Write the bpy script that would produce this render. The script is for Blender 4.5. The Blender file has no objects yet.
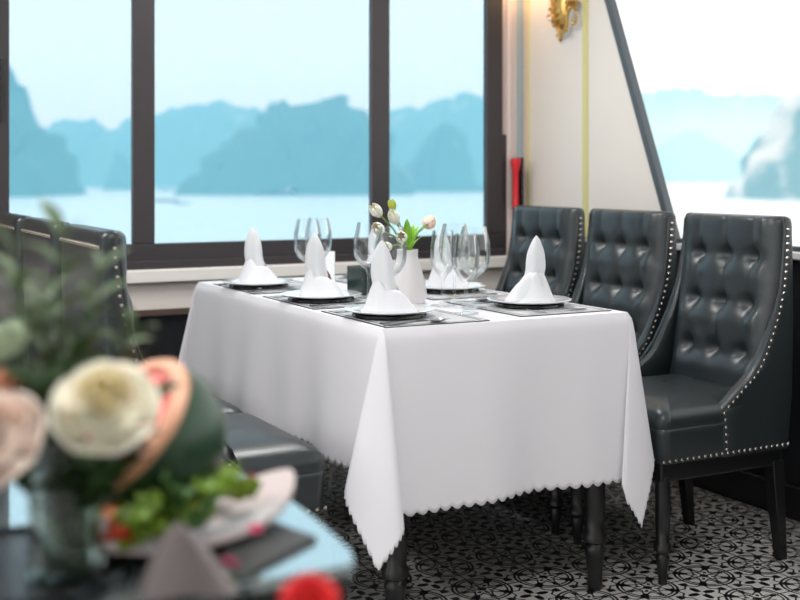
import bpy, math, random
from mathutils import Vector, Matrix, noise as mnoise
PI = math.pi
sc = bpy.context.scene
col = sc.collection
rnd = random.Random(7)

# ------------------------------------------------------------------ helpers
CAM = Vector((-1.292, -2.531, 1.14))
RT = Vector((0.884, -0.4675, 0.0)); FW = Vector((0.4675, 0.884, 0.0))
FPX = 1167.0; HZ = 175.0

def ray(px, py):
    return RT * ((px - 400) / FPX) + FW + Vector((0, 0, (HZ - py) / FPX))
def at_s(px, py, s): return CAM + ray(px, py) * s
def at_z(px, py, z):
    d = ray(px, py); return CAM + d * ((z - CAM.z) / d.z)
def on_y(px, y, py=175):
    d = ray(px, py); return CAM + d * ((y - CAM.y) / d.y)
def on_x(px, x, py=175):
    d = ray(px, py); return CAM + d * ((x - CAM.x) / d.x)

class MB:
    def __init__(s): s.v = []; s.f = []
    def add(s, vs, fs, M=None):
        o = len(s.v)
        s.v += [tuple(M @ Vector(p)) if M else tuple(p) for p in vs]
        s.f += [tuple(i + o for i in f) for f in fs]
        return s
    def box(s, x0, x1, y0, y1, z0, z1, M=None):
        vs = [(x, y, z) for z in (z0, z1) for y in (y0, y1) for x in (x0, x1)]
        fs = [(0,2,3,1),(4,5,7,6),(0,1,5,4),(2,6,7,3),(0,4,6,2),(1,3,7,5)]
        return s.add(vs, fs, M)
    def frus(s, a, b, wa, wb):          # square bar from a to b
        vs = []
        for p, w in ((a, wa), (b, wb)):
            vs += [(p[0]-w, p[1]-w, p[2]), (p[0]+w, p[1]-w, p[2]), (p[0]+w, p[1]+w, p[2]), (p[0]-w, p[1]+w, p[2])]
        fs = [(3,2,1,0),(4,5,6,7)] + [(i, (i+1)%4, 4+(i+1)%4, 4+i) for i in range(4)]
        return s.add(vs, fs)
    def lathe(s, prof, n=24, M=None, cap=True):
        vs = []; fs = []
        for r, z in prof:
            for i in range(n):
                a = 2*PI*i/n; vs.append((r*math.cos(a), r*math.sin(a), z))
        for k in range(len(prof)-1):
            for i in range(n):
                j = (i+1) % n
                fs.append((k*n+i, k*n+j, (k+1)*n+j, (k+1)*n+i))
        if cap:
            fs.append(tuple(range(n-1, -1, -1)))
            fs.append(tuple((len(prof)-1)*n + i for i in range(n)))
        return s.add(vs, fs, M)
    def loops(s, L, M=None, cap0=False, cap1=False, closed=True):
        n = len(L[0]); vs = [p for l in L for p in l]; fs = []
        m = n if closed else n-1
        for k in range(len(L)-1):
            for i in range(m):
                j = (i+1) % n
                fs.append((k*n+i, k*n+j, (k+1)*n+j, (k+1)*n+i))
        if cap0: fs.append(tuple(range(n-1, -1, -1)))
        if cap1: fs.append(tuple((len(L)-1)*n+i for i in range(n)))
        return s.add(vs, fs, M)
    def tube(s, pts, r, n=8, M=None):
        pts = [Vector(p) for p in pts]; L = []
        up = Vector((0, 0, 1))
        for i, p in enumerate(pts):
            t = (pts[min(i+1, len(pts)-1)] - pts[max(i-1, 0)]).normalized()
            a = t.cross(up)
            if a.length < 1e-3: a = t.cross(Vector((1, 0, 0)))
            a.normalize(); b = t.cross(a).normalized()
            rr = r[i] if isinstance(r, (list, tuple)) else r
            L.append([tuple(p + a*rr*math.cos(2*PI*k/n) + b*rr*math.sin(2*PI*k/n)) for k in range(n)])
        return s.loops(L, M, True, True)
    def dome(s, p, nrm, r, n=6):        # a little nail head
        nrm = Vector(nrm).normalized(); a = nrm.orthogonal().normalized(); b = nrm.cross(a); p = Vector(p)
        vs = []
        for rr, h in ((1, 0), (.75, .5)):
            for k in range(n):
                t = 2*PI*k/n; vs.append(tuple(p + (a*math.cos(t)+b*math.sin(t))*r*rr + nrm*r*h))
        vs.append(tuple(p + nrm*r*.75))
        fs = [(k, (k+1) % n, n+(k+1) % n, n+k) for k in range(n)] + [(n+k, n+(k+1) % n, 2*n) for k in range(n)]
        return s.add(vs, fs)
    def build(s, name, mat, parent=None, smooth=True, sub=0, bevel=0, fix=True):
        me = bpy.data.meshes.new(name); me.from_pydata(s.v, [], s.f); me.validate(); 
        if fix:
            import bmesh
            bm = bmesh.new(); bm.from_mesh(me); bmesh.ops.recalc_face_normals(bm, faces=bm.faces); bm.to_mesh(me); bm.free()
        me.materials.append(mat)
        if smooth:
            for p in me.polygons: p.use_smooth = True
        o = bpy.data.objects.new(name, me); col.objects.link(o)
        if parent: o.parent = parent
        if bevel:
            m = o.modifiers.new('b', 'BEVEL'); m.width = bevel; m.segments = 3; m.limit_method = 'ANGLE'; m.angle_limit = .6
        if sub:
            m = o.modifiers.new('s', 'SUBSURF'); m.levels = m.render_levels = sub
        if smooth and not sub:
            try: me.set_sharp_from_angle(angle=math.radians(42))
            except Exception: pass
        return o

def tag(o, label=None, cat=None, group=None, kind=None):
    if label: o['label'] = label
    if cat: o['category'] = cat
    if group: o['group'] = group
    if kind: o['kind'] = kind
    return o
def empty(name, loc, rz=0.0):
    o = bpy.data.objects.new(name, None); o.empty_display_size = .1
    o.location = loc; o.rotation_euler = (0, 0, rz); col.objects.link(o); return o
def copy_tree(o, parent=None):
    c = o.copy(); col.objects.link(c)
    if parent: c.parent = parent
    for ch in [k for k in o.children]: copy_tree(ch, c)
    return c
def struct(o): o['kind'] = 'structure'; return o

# ------------------------------------------------------------------ materials
def new_mat(name):
    m = bpy.data.materials.new(name); m.use_nodes = True; nt = m.node_tree
    return m, nt, nt.nodes, nt.links
def pmat(name, c, rough=.5, metal=0, coat=0, bump=None, spec=.5, sss=0, var=0, varscale=8, trans=0):
    m, nt, N, L = new_mat(name); b = N['Principled BSDF']
    b.inputs['Base Color'].default_value = (*c, 1); b.inputs['Roughness'].default_value = rough
    b.inputs['Metallic'].default_value = metal; b.inputs['Coat Weight'].default_value = coat
    b.inputs['Specular IOR Level'].default_value = spec
    if sss: b.inputs['Subsurface Weight'].default_value = sss; b.inputs['Subsurface Scale'].default_value = .01
    tc = N.new('ShaderNodeTexCoord')
    if var:
        n = N.new('ShaderNodeTexNoise'); n.inputs['Scale'].default_value = varscale; n.inputs['Detail'].default_value = 4
        L.new(tc.outputs['Object'], n.inputs['Vector'])
        mx = N.new('ShaderNodeMix'); mx.data_type = 'RGBA'
        mx.inputs[6].default_value = (*[max(0, k*(1-var)) for k in c], 1); mx.inputs[7].default_value = (*[min(1, k*(1+var)) for k in c], 1)
        L.new(n.outputs['Fac'], mx.inputs[0]); L.new(mx.outputs[2], b.inputs['Base Color'])
    if bump:
        n = N.new('ShaderNodeTexNoise'); n.inputs['Scale'].default_value = bump[0]; n.inputs['Detail'].default_value = 5
        L.new(tc.outputs['Object'], n.inputs['Vector'])
        bp = N.new('ShaderNodeBump'); bp.inputs['Strength'].default_value = bump[1]; bp.inputs['Distance'].default_value = bump[2]
        L.new(n.outputs['Fac'], bp.inputs['Height']); L.new(bp.outputs['Normal'], b.inputs['Normal'])
    return m
def glassmat(name, tint, base=.04, rough=0.0, gloss=(1, 1, 1), fr=.9):
    m, nt, N, L = new_mat(name); N.remove(N['Principled BSDF'])
    out = N['Material Output']
    t = N.new('ShaderNodeBsdfTransparent'); t.inputs[0].default_value = (*tint, 1)
    g = N.new('ShaderNodeBsdfGlossy'); g.inputs['Roughness'].default_value = rough; g.inputs[0].default_value = (*gloss, 1)
    lw = N.new('ShaderNodeLayerWeight'); lw.inputs[0].default_value = .25
    p = N.new('ShaderNodeMath'); p.operation = 'MULTIPLY_ADD'; L.new(lw.outputs['Fresnel'], p.inputs[0]); p.inputs[1].default_value = fr; p.inputs[2].default_value = base; p.use_clamp = True
    mx = N.new('ShaderNodeMixShader'); L.new(p.outputs[0], mx.inputs[0]); L.new(t.outputs[0], mx.inputs[1]); L.new(g.outputs[0], mx.inputs[2])
    L.new(mx.outputs[0], out.inputs[0]); return m

M_leather = pmat('black_leather', (.016, .023, .026), .37, coat=.06, bump=(220, .12, .002), spec=.65)
M_button = pmat('leather_button', (.010, .012, .013), .6)
M_wood = pmat('black_wood', (.008, .008, .009), .3, coat=.2)
M_nail = pmat('nail_metal', (.62, .57, .50), .25, metal=1)
M_cloth = pmat('table_linen', (.80, .79, .83), .85, bump=(900, .06, .001))
M_napkin = pmat('napkin_linen', (.78, .75, .78), .8, bump=(700, .06, .001), sss=.15)
M_china = pmat('white_china', (.86, .87, .88), .12, coat=.5)
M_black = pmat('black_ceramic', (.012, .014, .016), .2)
M_steel = pmat('cutlery_steel', (.55, .56, .58), .16, metal=1)
M_glass = glassmat('drinking_glass', (.985, .995, .995), .03, fr=.6)
M_tint = glassmat('tinted_pane', (.745, .86, .915), .0, fr=.30)
M_clear = glassmat('clear_pane', (.99, .99, .99), .0, fr=.06)
M_frame = pmat('window_frame_brown', (.040, .033, .036), .42)
M_sill = pmat('cream_sill', (.86, .82, .77), .4)
M_apron = pmat('beige_apron', (.78, .71, .66), .5)
M_brown = pmat('brown_trim', (.10, .065, .05), .5)
M_dark = pmat('black_panel', (.010, .011, .014), .45)
M_panel = pmat('cream_panel', (.86, .79, .72), .5, var=.04, varscale=2)
M_pink = pmat('pinkish_wall', (.74, .62, .59), .6)
M_blue = pmat('grey_blue_strip', (.34, .42, .44), .35)
M_gold = pmat('gold_strip', (.72, .66, .28), .4, metal=0)
M_grey = pmat('grey_metal', (.085, .10, .11), .35, metal=.3)
M_white = pmat('white_paint', (.85, .85, .83), .5)
M_brass = pmat('sconce_brass', (.70, .45, .15), .3, metal=1, bump=(120, .5, .004))
M_red = pmat('red_plastic', (.72, .02, .03), .3)

def floor_material():
    m, nt, N, L = new_mat('patterned_cement_tiles'); b = N['Principled BSDF']
    tc = N.new('ShaderNodeTexCoord'); sp = N.new('ShaderNodeSeparateXYZ'); L.new(tc.outputs['Object'], sp.inputs[0])
    def M(op, a, b_=None, c=None):
        n = N.new('ShaderNodeMath'); n.operation = op
        for i, x in enumerate((a, b_, c)):
            if x is None: continue
            if isinstance(x, (int, float)): n.inputs[i].default_value = x
            else: L.new(x, n.inputs[i])
        return n.outputs[0]
    T = 1/.205
    def cell(o): return M('SUBTRACT', M('FRACT', M('ADD', M('MULTIPLY', o, T), 100.0)), .5)
    x = cell(sp.outputs[0]); y = cell(sp.outputs[1])
    r = M('SQRT', M('ADD', M('MULTIPLY', x, x), M('MULTIPLY', y, y)))
    th = M('ARCTAN2', y, x)
    cx = M('SUBTRACT', .5, M('ABSOLUTE', x)); cy = M('SUBTRACT', .5, M('ABSOLUTE', y))
    rc = M('SQRT', M('ADD', M('MULTIPLY', cx, cx), M('MULTIPLY', cy, cy)))
    tcn = M('ARCTAN2', cy, cx)
    def band(v, c, w): return M('LESS_THAN', M('ABSOLUTE', M('SUBTRACT', v, c)), w)
    def lt(v, c): return M('LESS_THAN', v, c)
    def gt(v, c): return M('GREATER_THAN', v, c)
    c8 = M('COSINE', M('MULTIPLY', th, 8)); c4 = M('COSINE', M('MULTIPLY', th, 4)); cc8 = M('COSINE', M('MULTIPLY', tcn, 8)); cc4 = M('COSINE', M('MULTIPLY', tcn, 4))
    els = [band(rc, .40, .018), band(rc, .345, .014),
           band(rc, M('MULTIPLY_ADD', cc8, .05, .21), .025), lt(rc, .06),
           M('MULTIPLY', band(rc, .13, .035), gt(cc8, .2)),
           M('MULTIPLY', band(rc, .29, .028), gt(cc8, .35)),
           M('MULTIPLY', lt(r, M('MULTIPLY_ADD', c4, .09, .13)), gt(r, .05)),
           band(r, M('MULTIPLY_ADD', c8, .03, .27), .016),
           M('MULTIPLY', band(r, .36, .045), gt(c8, .3)),
           M('MULTIPLY', lt(M('MINIMUM', cx, cy), .012), 1.0)]
    k = els[0]
    for e in els[1:]: k = M('MAXIMUM', k, e)
    nz = N.new('ShaderNodeTexNoise'); nz.inputs['Scale'].default_value = 9; nz.inputs['Detail'].default_value = 6
    L.new(tc.outputs['Object'], nz.inputs['Vector'])
    lg = N.new('ShaderNodeMix'); lg.data_type = 'RGBA'; lg.inputs[6].default_value = (.42, .41, .40, 1); lg.inputs[7].default_value = (.76, .74, .72, 1)
    L.new(nz.outputs['Fac'], lg.inputs[0])
    mx = N.new('ShaderNodeMix'); mx.data_type = 'RGBA'; L.new(k, mx.inputs[0]); L.new(lg.outputs[2], mx.inputs[6]); mx.inputs[7].default_value = (.008, .008, .009, 1)
    L.new(mx.outputs[2], b.inputs['Base Color']); b.inputs['Roughness'].default_value = .38
    return m
M_floor = floor_material()

def forest(name, a, b_, rock, rockamt=.62):
    m, nt, N, L = new_mat(name); b = N['Principled BSDF']; b.inputs['Roughness'].default_value = .9
    tc = N.new('ShaderNodeTexCoord')
    n = N.new('ShaderNodeTexNoise'); n.inputs['Scale'].default_value = .035; n.inputs['Detail'].default_value = 8; L.new(tc.outputs['Object'], n.inputs['Vector'])
    n2 = N.new('ShaderNodeTexNoise'); n2.inputs['Scale'].default_value = .02; n2.inputs['Detail'].default_value = 5; L.new(tc.outputs['Object'], n2.inputs['Vector'])
    mx = N.new('ShaderNodeMix'); mx.data_type = 'RGBA'; mx.inputs[6].default_value = (*a, 1); mx.inputs[7].default_value = (*b_, 1); L.new(n.outputs['Fac'], mx.inputs[0])
    rp = N.new('ShaderNodeMapRange'); rp.inputs[1].default_value = rockamt-.03; rp.inputs[2].default_value = rockamt+.06; L.new(n2.outputs['Fac'], rp.inputs[0])
    m2 = N.new('ShaderNodeMix'); m2.data_type = 'RGBA'; L.new(rp.outputs[0], m2.inputs[0]); L.new(mx.outputs[2], m2.inputs[6]); m2.inputs[7].default_value = (*rock, 1)
    L.new(m2.outputs[2], b.inputs['Base Color']); return m
M_forest = forest('forested_limestone', (.02, .07, .05), (.05, .16, .10), (.3, .32, .3), .66)
M_rock = forest('bare_limestone', (.02, .04, .02), (.06, .09, .05), (.62, .58, .54), .52)

# ------------------------------------------------------------------ room shell
WY = 1.85; WX = 1.68
def bx(name, mat, *a, smooth=False, bevel=0, parent=None):
    return MB().box(*a).build(name, mat, parent, smooth=smooth, bevel=bevel)
struct(bx('floor', M_floor, -4.0, WX+.1, -5.0, WY+.1, -.06, 0))
struct(bx('ceiling', M_white, -4.0, WX+.1, -5.0, WY+.1, 2.45, 2.52))
struct(bx('wall_front', M_panel, -4.1, WX+.1, -5.1, -5.0, 0, 2.52))  # unseen wall, added to cut the light on the cloth front
struct(bx('wall_back', M_dark, -4.0, WX+.1, WY, WY+.1, 0, .80))
struct(bx('wall_back', M_pink, -4.0, WX+.1, WY, WY+.1, 2.2, 2.45))
z = .606
struct(bx('trim_1', M_brown, -4.0, WX, WY-.03, WY, .606, .629))
struct(bx('trim_2', M_apron, -4.0, WX, WY-.022, WY, .629, .727))
struct(bx('trim_3', M_sill, -4.0, WX, WY-.06, WY+.01, .733, .783, bevel=.006))
struct(bx('baseboard_back', M_dark, -4.0, WX, WY-.02, WY, 0, .1))
# window to the bay: bottom rail, posts and tinted panes
YF = WY-.02
def xp(px): return on_y(px, YF).x
posts = [(-8, 9.5), (133, 155), (372, 390), (487, 503)]
posts = [(xp(a), xp(b)) for a, b in posts]
wf = MB(); wf.box(posts[0][0], posts[-1][1], YF, WY+.012, .783, .879); wf.box(posts[0][0], posts[-1][1], YF-.018, YF, .783, .814)
wf.box(posts[0][0], posts[-1][1], YF, WY+.05, 2.1, 2.2)
win = struct(wf.build('window_1', M_frame, smooth=False, bevel=.004))
for i, (a, b) in enumerate(posts):
    w = MB().box(a, b, YF, WY+.012, .879, 2.1)
    if i == 3: w.box(b-.001, b+.022, YF+.005, WY-.001, .80, 1.32)
    if i == 0: MB().box(a+.012, a+.032, YF-.022, YF, 1.33, 1.56).build('window_handle', M_black, win, smooth=False, bevel=.004)
    w.build('window_post', M_frame, win, smooth=False, bevel=.004)
for i in range(3):
    MB().box(posts[i][1], posts[i+1][0], WY+.0, WY+.006, .879, 2.1).build('window_pane', M_tint, win, smooth=False)
x1 = posts[0][0]
struct(bx('wall_back', M_brown, -4.0, x1, WY, WY+.1, .80, 2.2))  # unseen wall added instead of a pane, darkens reflections in the chair backs
x0 = posts[-1][1]
struct(bx('wall_back', M_pink, x0, WX+.1, WY, WY+.1, .80, 2.2))
struct(bx('trim_4', M_pink, xp(508), xp(513), WY-.012, WY, .783, 2.2, bevel=.004))
struct(bx('trim_5', M_blue, xp(519), xp(524.5), WY-.012, WY, .783, 2.45, bevel=.004))
# right wall: black wainscot, ledge, cream panels cut by the raking frame
struct(bx('wall_right', M_dark, WX, WX+.1, -5.0, WY, 0, .862))
struct(bx('baseboard_right', M_wood, WX-.025, WX, -5.0, WY-.06, 0, .11, bevel=.004))
struct(bx('trim_6', M_white, WX-.035, WX+.02, -5.0, on_x(683, WX).y, .862, .885, bevel=.003))
pA = on_x(666, WX, 210); pB = on_x(609, WX, 0)
sl = (pB.y-pA.y)/(pB.z-pA.z)
def ys(zz): return pA.y + sl*(zz-pA.z)
wr = MB(); zt = 2.45
vs = []
for X in (WX, WX+.02):
    vs += [(X, WY, .862), (X, ys(.862), .862), (X, ys(zt), zt), (X, WY, zt)]
wr.add(vs, [(0,1,2,3),(7,6,5,4),(0,4,5,1),(1,5,6,2),(2,6,7,3),(3,7,4,0)])
struct(wr.build('wall_right', M_panel, smooth=False))
fr = MB(); hw = .018
vs = []
for X in (WX-.012, WX+.022):
    vs += [(X, ys(.862)+hw, .862), (X, ys(.862)-hw, .862), (X, ys(zt)-hw, zt), (X, ys(zt)+hw, zt)]
fr.add(vs, [(0,1,2,3),(7,6,5,4),(0,4,5,1),(1,5,6,2),(2,6,7,3),(3,7,4,0)])
fr.box(WX, WX+.02, -5.0, ys(.9), .885, .903)
w2 = struct(fr.build('window_2', M_grey, smooth=False, bevel=.004))
vs = [(WX+.01, ys(.88), .885), (WX+.01, -5.0, .885), (WX+.01, -5.0, zt), (WX+.01, ys(zt), zt)]
vs += [(x+.006, y, q) for x, y, q in vs]
MB().add(vs, [(0,1,2,3),(7,6,5,4),(0,4,5,1),(1,5,6,2),(2,6,7,3),(3,7,4,0)]).build('window_pane', M_clear, w2, smooth=False)
for i, px in enumerate((527.5, 586)):
    yy = on_x(px, WX).y
    struct(bx('trim_%d' % (7+i), M_gold, WX-.008, WX, yy-.016, yy+.016, .88, zt, bevel=.002))

# ------------------------------------------------------------------ outside
SEA = -10.0
sea_m, nt, N, L = new_mat('bay_water'); b = N['Principled BSDF']; b.inputs['Base Color'].default_value = (.78, .86, .87, 1); b.inputs['Roughness'].default_value = .42
b.inputs['Specular IOR Level'].default_value = 1.0
c = CAM + FW*1600
Mr = Matrix.Translation((c.x, c.y, 0)) @ Matrix.Rotation(math.atan2(-FW.x, FW.y), 4, 'Z')
struct(MB().add([(-2600, -1580, SEA), (2600, -1580, SEA), (2600, 2600, SEA), (-2600, 2600, SEA)], [(0,1,2,3)], Mr).build('sea', sea_m, smooth=False, fix=False))

def island(name, prof, D, thick, mat, seed, label):
    """limestone island: a height field whose crest follows prof (px, py) at distance D"""
    xs0, xs1 = prof[0][0], prof[-1][0]; n = max(24, int((xs1-xs0)/2.2)); m = 16
    def top(px):
        for (a, b) in zip(prof, prof[1:]):
            if a[0] <= px <= b[0]:
                t = (px-a[0])/(b[0]-a[0]+1e-9); t = t*t*(3-2*t) if abs(a[1]-b[1]) > 25 else t
                return a[1] + (b[1]-a[1])*t
        return 195
    L_ = []
    for j in range(m+1):
        t = j/m*2-1; row = []
        for i in range(n+1):
            px = xs0 + (xs1-xs0)*i/n
            d = D + thick*t
            base = CAM + RT*((px-400)/FPX*D*(1+.0*t)) + FW*d
            h = (HZ-top(px))/FPX*D + CAM.z - SEA
            k = max(0, 1-abs(t)**2.6)
            nz = mnoise.fractal(Vector((px*.05+seed, t*2.4, seed)), 1, 2, 5)
            nz2 = mnoise.fractal(Vector((px*.16, t*5, seed)), 1, 2, 4)
            hh = max(-2, h*k*(1+.10*nz2*(1 if abs(t) > .1 else .35)) + nz*h*.13*(abs(t)))
            row.append((base.x + RT.x*nz*thick*.2, base.y + RT.y*nz*thick*.2, SEA-.5+hh))
        L_.append(row)
    o = MB().loops(L_, closed=False).build(name, mat, smooth=True)
    tag(o, label, 'island'); return o
island('limestone_island', [(-70,196),(-40,70),(-10,62),(10,78),(17,88),(22,112),(36,128),(45,138),(53,158),(58,172),(62,196)], 640, 60, M_forest, 1.3, 'steep forested limestone island at the left edge of the bay window')
island('island_range', [(-120,150),(20,140),(50,131),(62,123),(80,122),(92,121),(103,132),(112,137),(125,128),(155,118),(166,112),(182,107),(196,106),(210,111),(222,103),(232,104),(244,114),(262,113),(300,108),(360,122),(400,112),(430,106),(455,98),(466,95),(480,98),(500,100),(540,125),(580,190)], 1150, 120, M_forest, 4.1, 'long distant range of hills behind the other islands across the bay')
island('limestone_island', [(200,195),(204,178),(212,160),(222,150),(246,138),(262,116),(272,107),(284,104),(300,106),(320,104),(332,98),(344,98),(352,103),(362,117),(374,124),(384,140),(396,172),(402,195)], 720, 90, M_forest, 7.7, 'broad blue limestone island in the middle window pane')
island('limestone_islet', [(106,193),(112,170),(118,150),(124,158),(130,172),(138,193)], 860, 22, M_forest, 2.2, 'small cone shaped islet beside the left window post')
island('limestone_island', [(404,195),(414,165),(424,140),(432,128),(444,122),(452,128),(458,150),(466,180),(476,186),(486,195)], 800, 50, M_forest, 9.4, 'dark rounded island in the right pane of the bay window')
island('island_range', [(600,150),(640,96),(662,90),(700,89),(716,96),(735,98),(760,96),(780,100),(800,112),(860,110),(900,150)], 2600, 160, M_forest, 5.2, 'pale faraway hills high behind the raking side window')
island('limestone_island', [(630,194),(650,158),(666,138),(690,130),(708,134),(722,148),(738,168),(756,192)], 1800, 90, M_forest, 3.6, 'low hazy island in front of pale hills in side window')
island('rocky_island', [(744,197),(752,175),(756,158),(768,142),(776,124),(786,104),(800,92),(830,76),(860,90),(900,196)], 560, 50, M_rock, 6.1, 'bare grey rocky island at the right edge of side window')
M_boat = pmat('boat_hull', (.10, .14, .15), .5); M_boatw = pmat('boat_cabin', (.8, .8, .78), .5)
def boat(px, py, ln, lab, hull, hc):
    p = at_z(px, py, SEA); o = empty('boat', (p.x, p.y, SEA), math.atan2(RT.y, RT.x)); tag(o, lab, 'boat')
    h = ln*.09; L_ = []
    for zz, k in ((-.3, .8), (h*.5, .95), (h, 1.0)):
        L_.append([(ln/2*k*math.copysign(abs(math.cos(t))**.8, math.cos(t)), ln*.14*k*math.sin(t), zz) for t in [2*PI*i/16 for i in range(16)]])
    MB().loops(L_, cap0=True, cap1=True).build('hull', hull, o)
    MB().box(-ln*.28, ln*.25, -ln*.09, ln*.09, h, h*hc).build('cabin', M_boatw, o, smooth=False, bevel=.2)
boat(166, 191, 14, 'dark boat on the bay just right of the left window post', M_boat, 1.8)
boat(166, 202, 11, 'nearer dark boat on the bay below the other boats', M_boat, 1.5)
boat(182, 204, 6.5, 'small low skiff right of the two dark boats', M_boat, 1.3)
boat(112, 187, 18, 'white cruise boat left of the left window post', M_boatw, 2.6)

# sea haze, a real scattering volume over the bay
hz, nt, N, L = new_mat('sea_haze'); N.remove(N['Principled BSDF'])
vsn = N.new('ShaderNodeVolumeScatter'); vsn.inputs['Color'].default_value = (.31, .70, .90, 1); vsn.inputs['Density'].default_value = .0015
L.new(vsn.outputs[0], N['Material Output'].inputs['Volume'])
hazeo = MB().box(-2500, 2500, -1540, 2500, SEA-1, 110, Mr).build('sea_haze', hz, smooth=False)
hazeo['kind'] = 'stuff'; tag(hazeo, 'blue haze hanging over the bay around the islands', 'haze')

# ------------------------------------------------------------------ tufted chairs
W = .243; TW = .048
def lerp_tab(tab, z):
    if z <= tab[0][0]: return tab[0][1]
    for (a, b) in zip(tab, tab[1:]):
        if z <= b[0]:
            t = (z-a[0])/(b[0]-a[0]); return a[1]+(b[1]-a[1])*t
    return tab[-1][1]
XW = [(.34, .022), (.44, .026), (.462, .034), (.477, .022), (.50, -.010), (.525, -.042), (.55, -.080), (.577, -.109), (.62, -.138), (.674, -.166), (.73, -.193), (.80, -.217), (.88, -.231), (.95, -.238), (1.03, -.242)]
XR = [(.34, -.238), (.5, -.257), (.7, -.273), (.9, -.281), (1.03, -.284)]
XB = [(.34, -.160), (.5, -.168), (.7, -.207), (.85, -.236), (1.03, -.248)]
COLS = (-.116, 0, .116); ROWS = (.605, .75, .893)
def tuft(y, z):
    dy = min(abs(y-c) for c in COLS); dz = min(abs(z-c) for c in ROWS)
    h = .030
    vert = math.exp(-(dy/.007)**2)*(1 if z > .60 else max(0, 1-(.60-z)/.05))
    hor = math.exp(-(dz/.022)**2)*(1 if abs(y) < .13 else max(0, 1-(abs(y)-.13)/.05))
    h -= .0030*vert + .0055*hor
    for r in ROWS:
        if z < r: h += .006*math.exp(-((r-z-.05)/.03)**2)*(1 if abs(y) < .17 else .3)
    if z > .60 and abs(y) < .16: h += .004*abs(math.sin(PI*(y/.116)))**.7
    for c in COLS:
        for r in ROWS:
            d2 = (y-c)**2+((z-r)*.85)**2
            h -= .017*math.exp(-d2/(.027**2)) + .008*math.exp(-d2/(.013**2))
    edge = (W-.026*max(0, (z-.5)/.5)-tw_(z)-abs(y))/.05
    return h*max(0, min(1, edge))**.5
def tw_(z): return lerp_tab([(.34, .046), (.55, .044), (.70, .030), (.82, .016), (1.03, .010)], z)
def section(z, k=1.0, zz=None):
    xw, xr, xb = lerp_tab(XW, z), lerp_tab(XR, z), lerp_tab(XB, z)
    TW = tw_(z); W = .243-.026*max(0, (z-.5)/.5); rd = min(.018, TW*.42)
    P = []
    for i in range(9): P.append((xr, W-.02-(2*W-.04)*i/8))
    P.append((xr+.006, -W+.006))
    for i in range(5): P.append((xr+.02+(xw-.012-xr-.02)*i/4, -W))
    P += [(xw-.003, -W+rd*.33), (xw, -W+rd), (xw, -W+TW-rd), (xw-.003, -W+TW-rd*.33)]
    xs = xb
    for i in range(1, 4): P.append((xw-.003+(xs-xw+.003)*i/4, -W+TW))
    n = 44
    for i in range(n+1):
        y = -W+TW+(2*(W-TW))*i/n
        P.append((xb+tuft(y, z), y))
    for i in range(3, 0, -1): P.append((xw-.003+(xs-xw+.003)*i/4, W-TW))
    P += [(xw-.003, W-TW+rd*.33), (xw, W-TW+rd), (xw, W-rd), (xw-.003, W-rd*.33)]
    for i in range(4, -1, -1): P.append((xr+.02+(xw-.012-xr-.02)*i/4, W))
    P.append((xr+.006, W-.006))
    mid = (xr+xb+.02)/2
    return [(mid+(x-mid)*k, y*(1-(1-k)*.08), zz if zz else z) for x, y in P]
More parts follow.
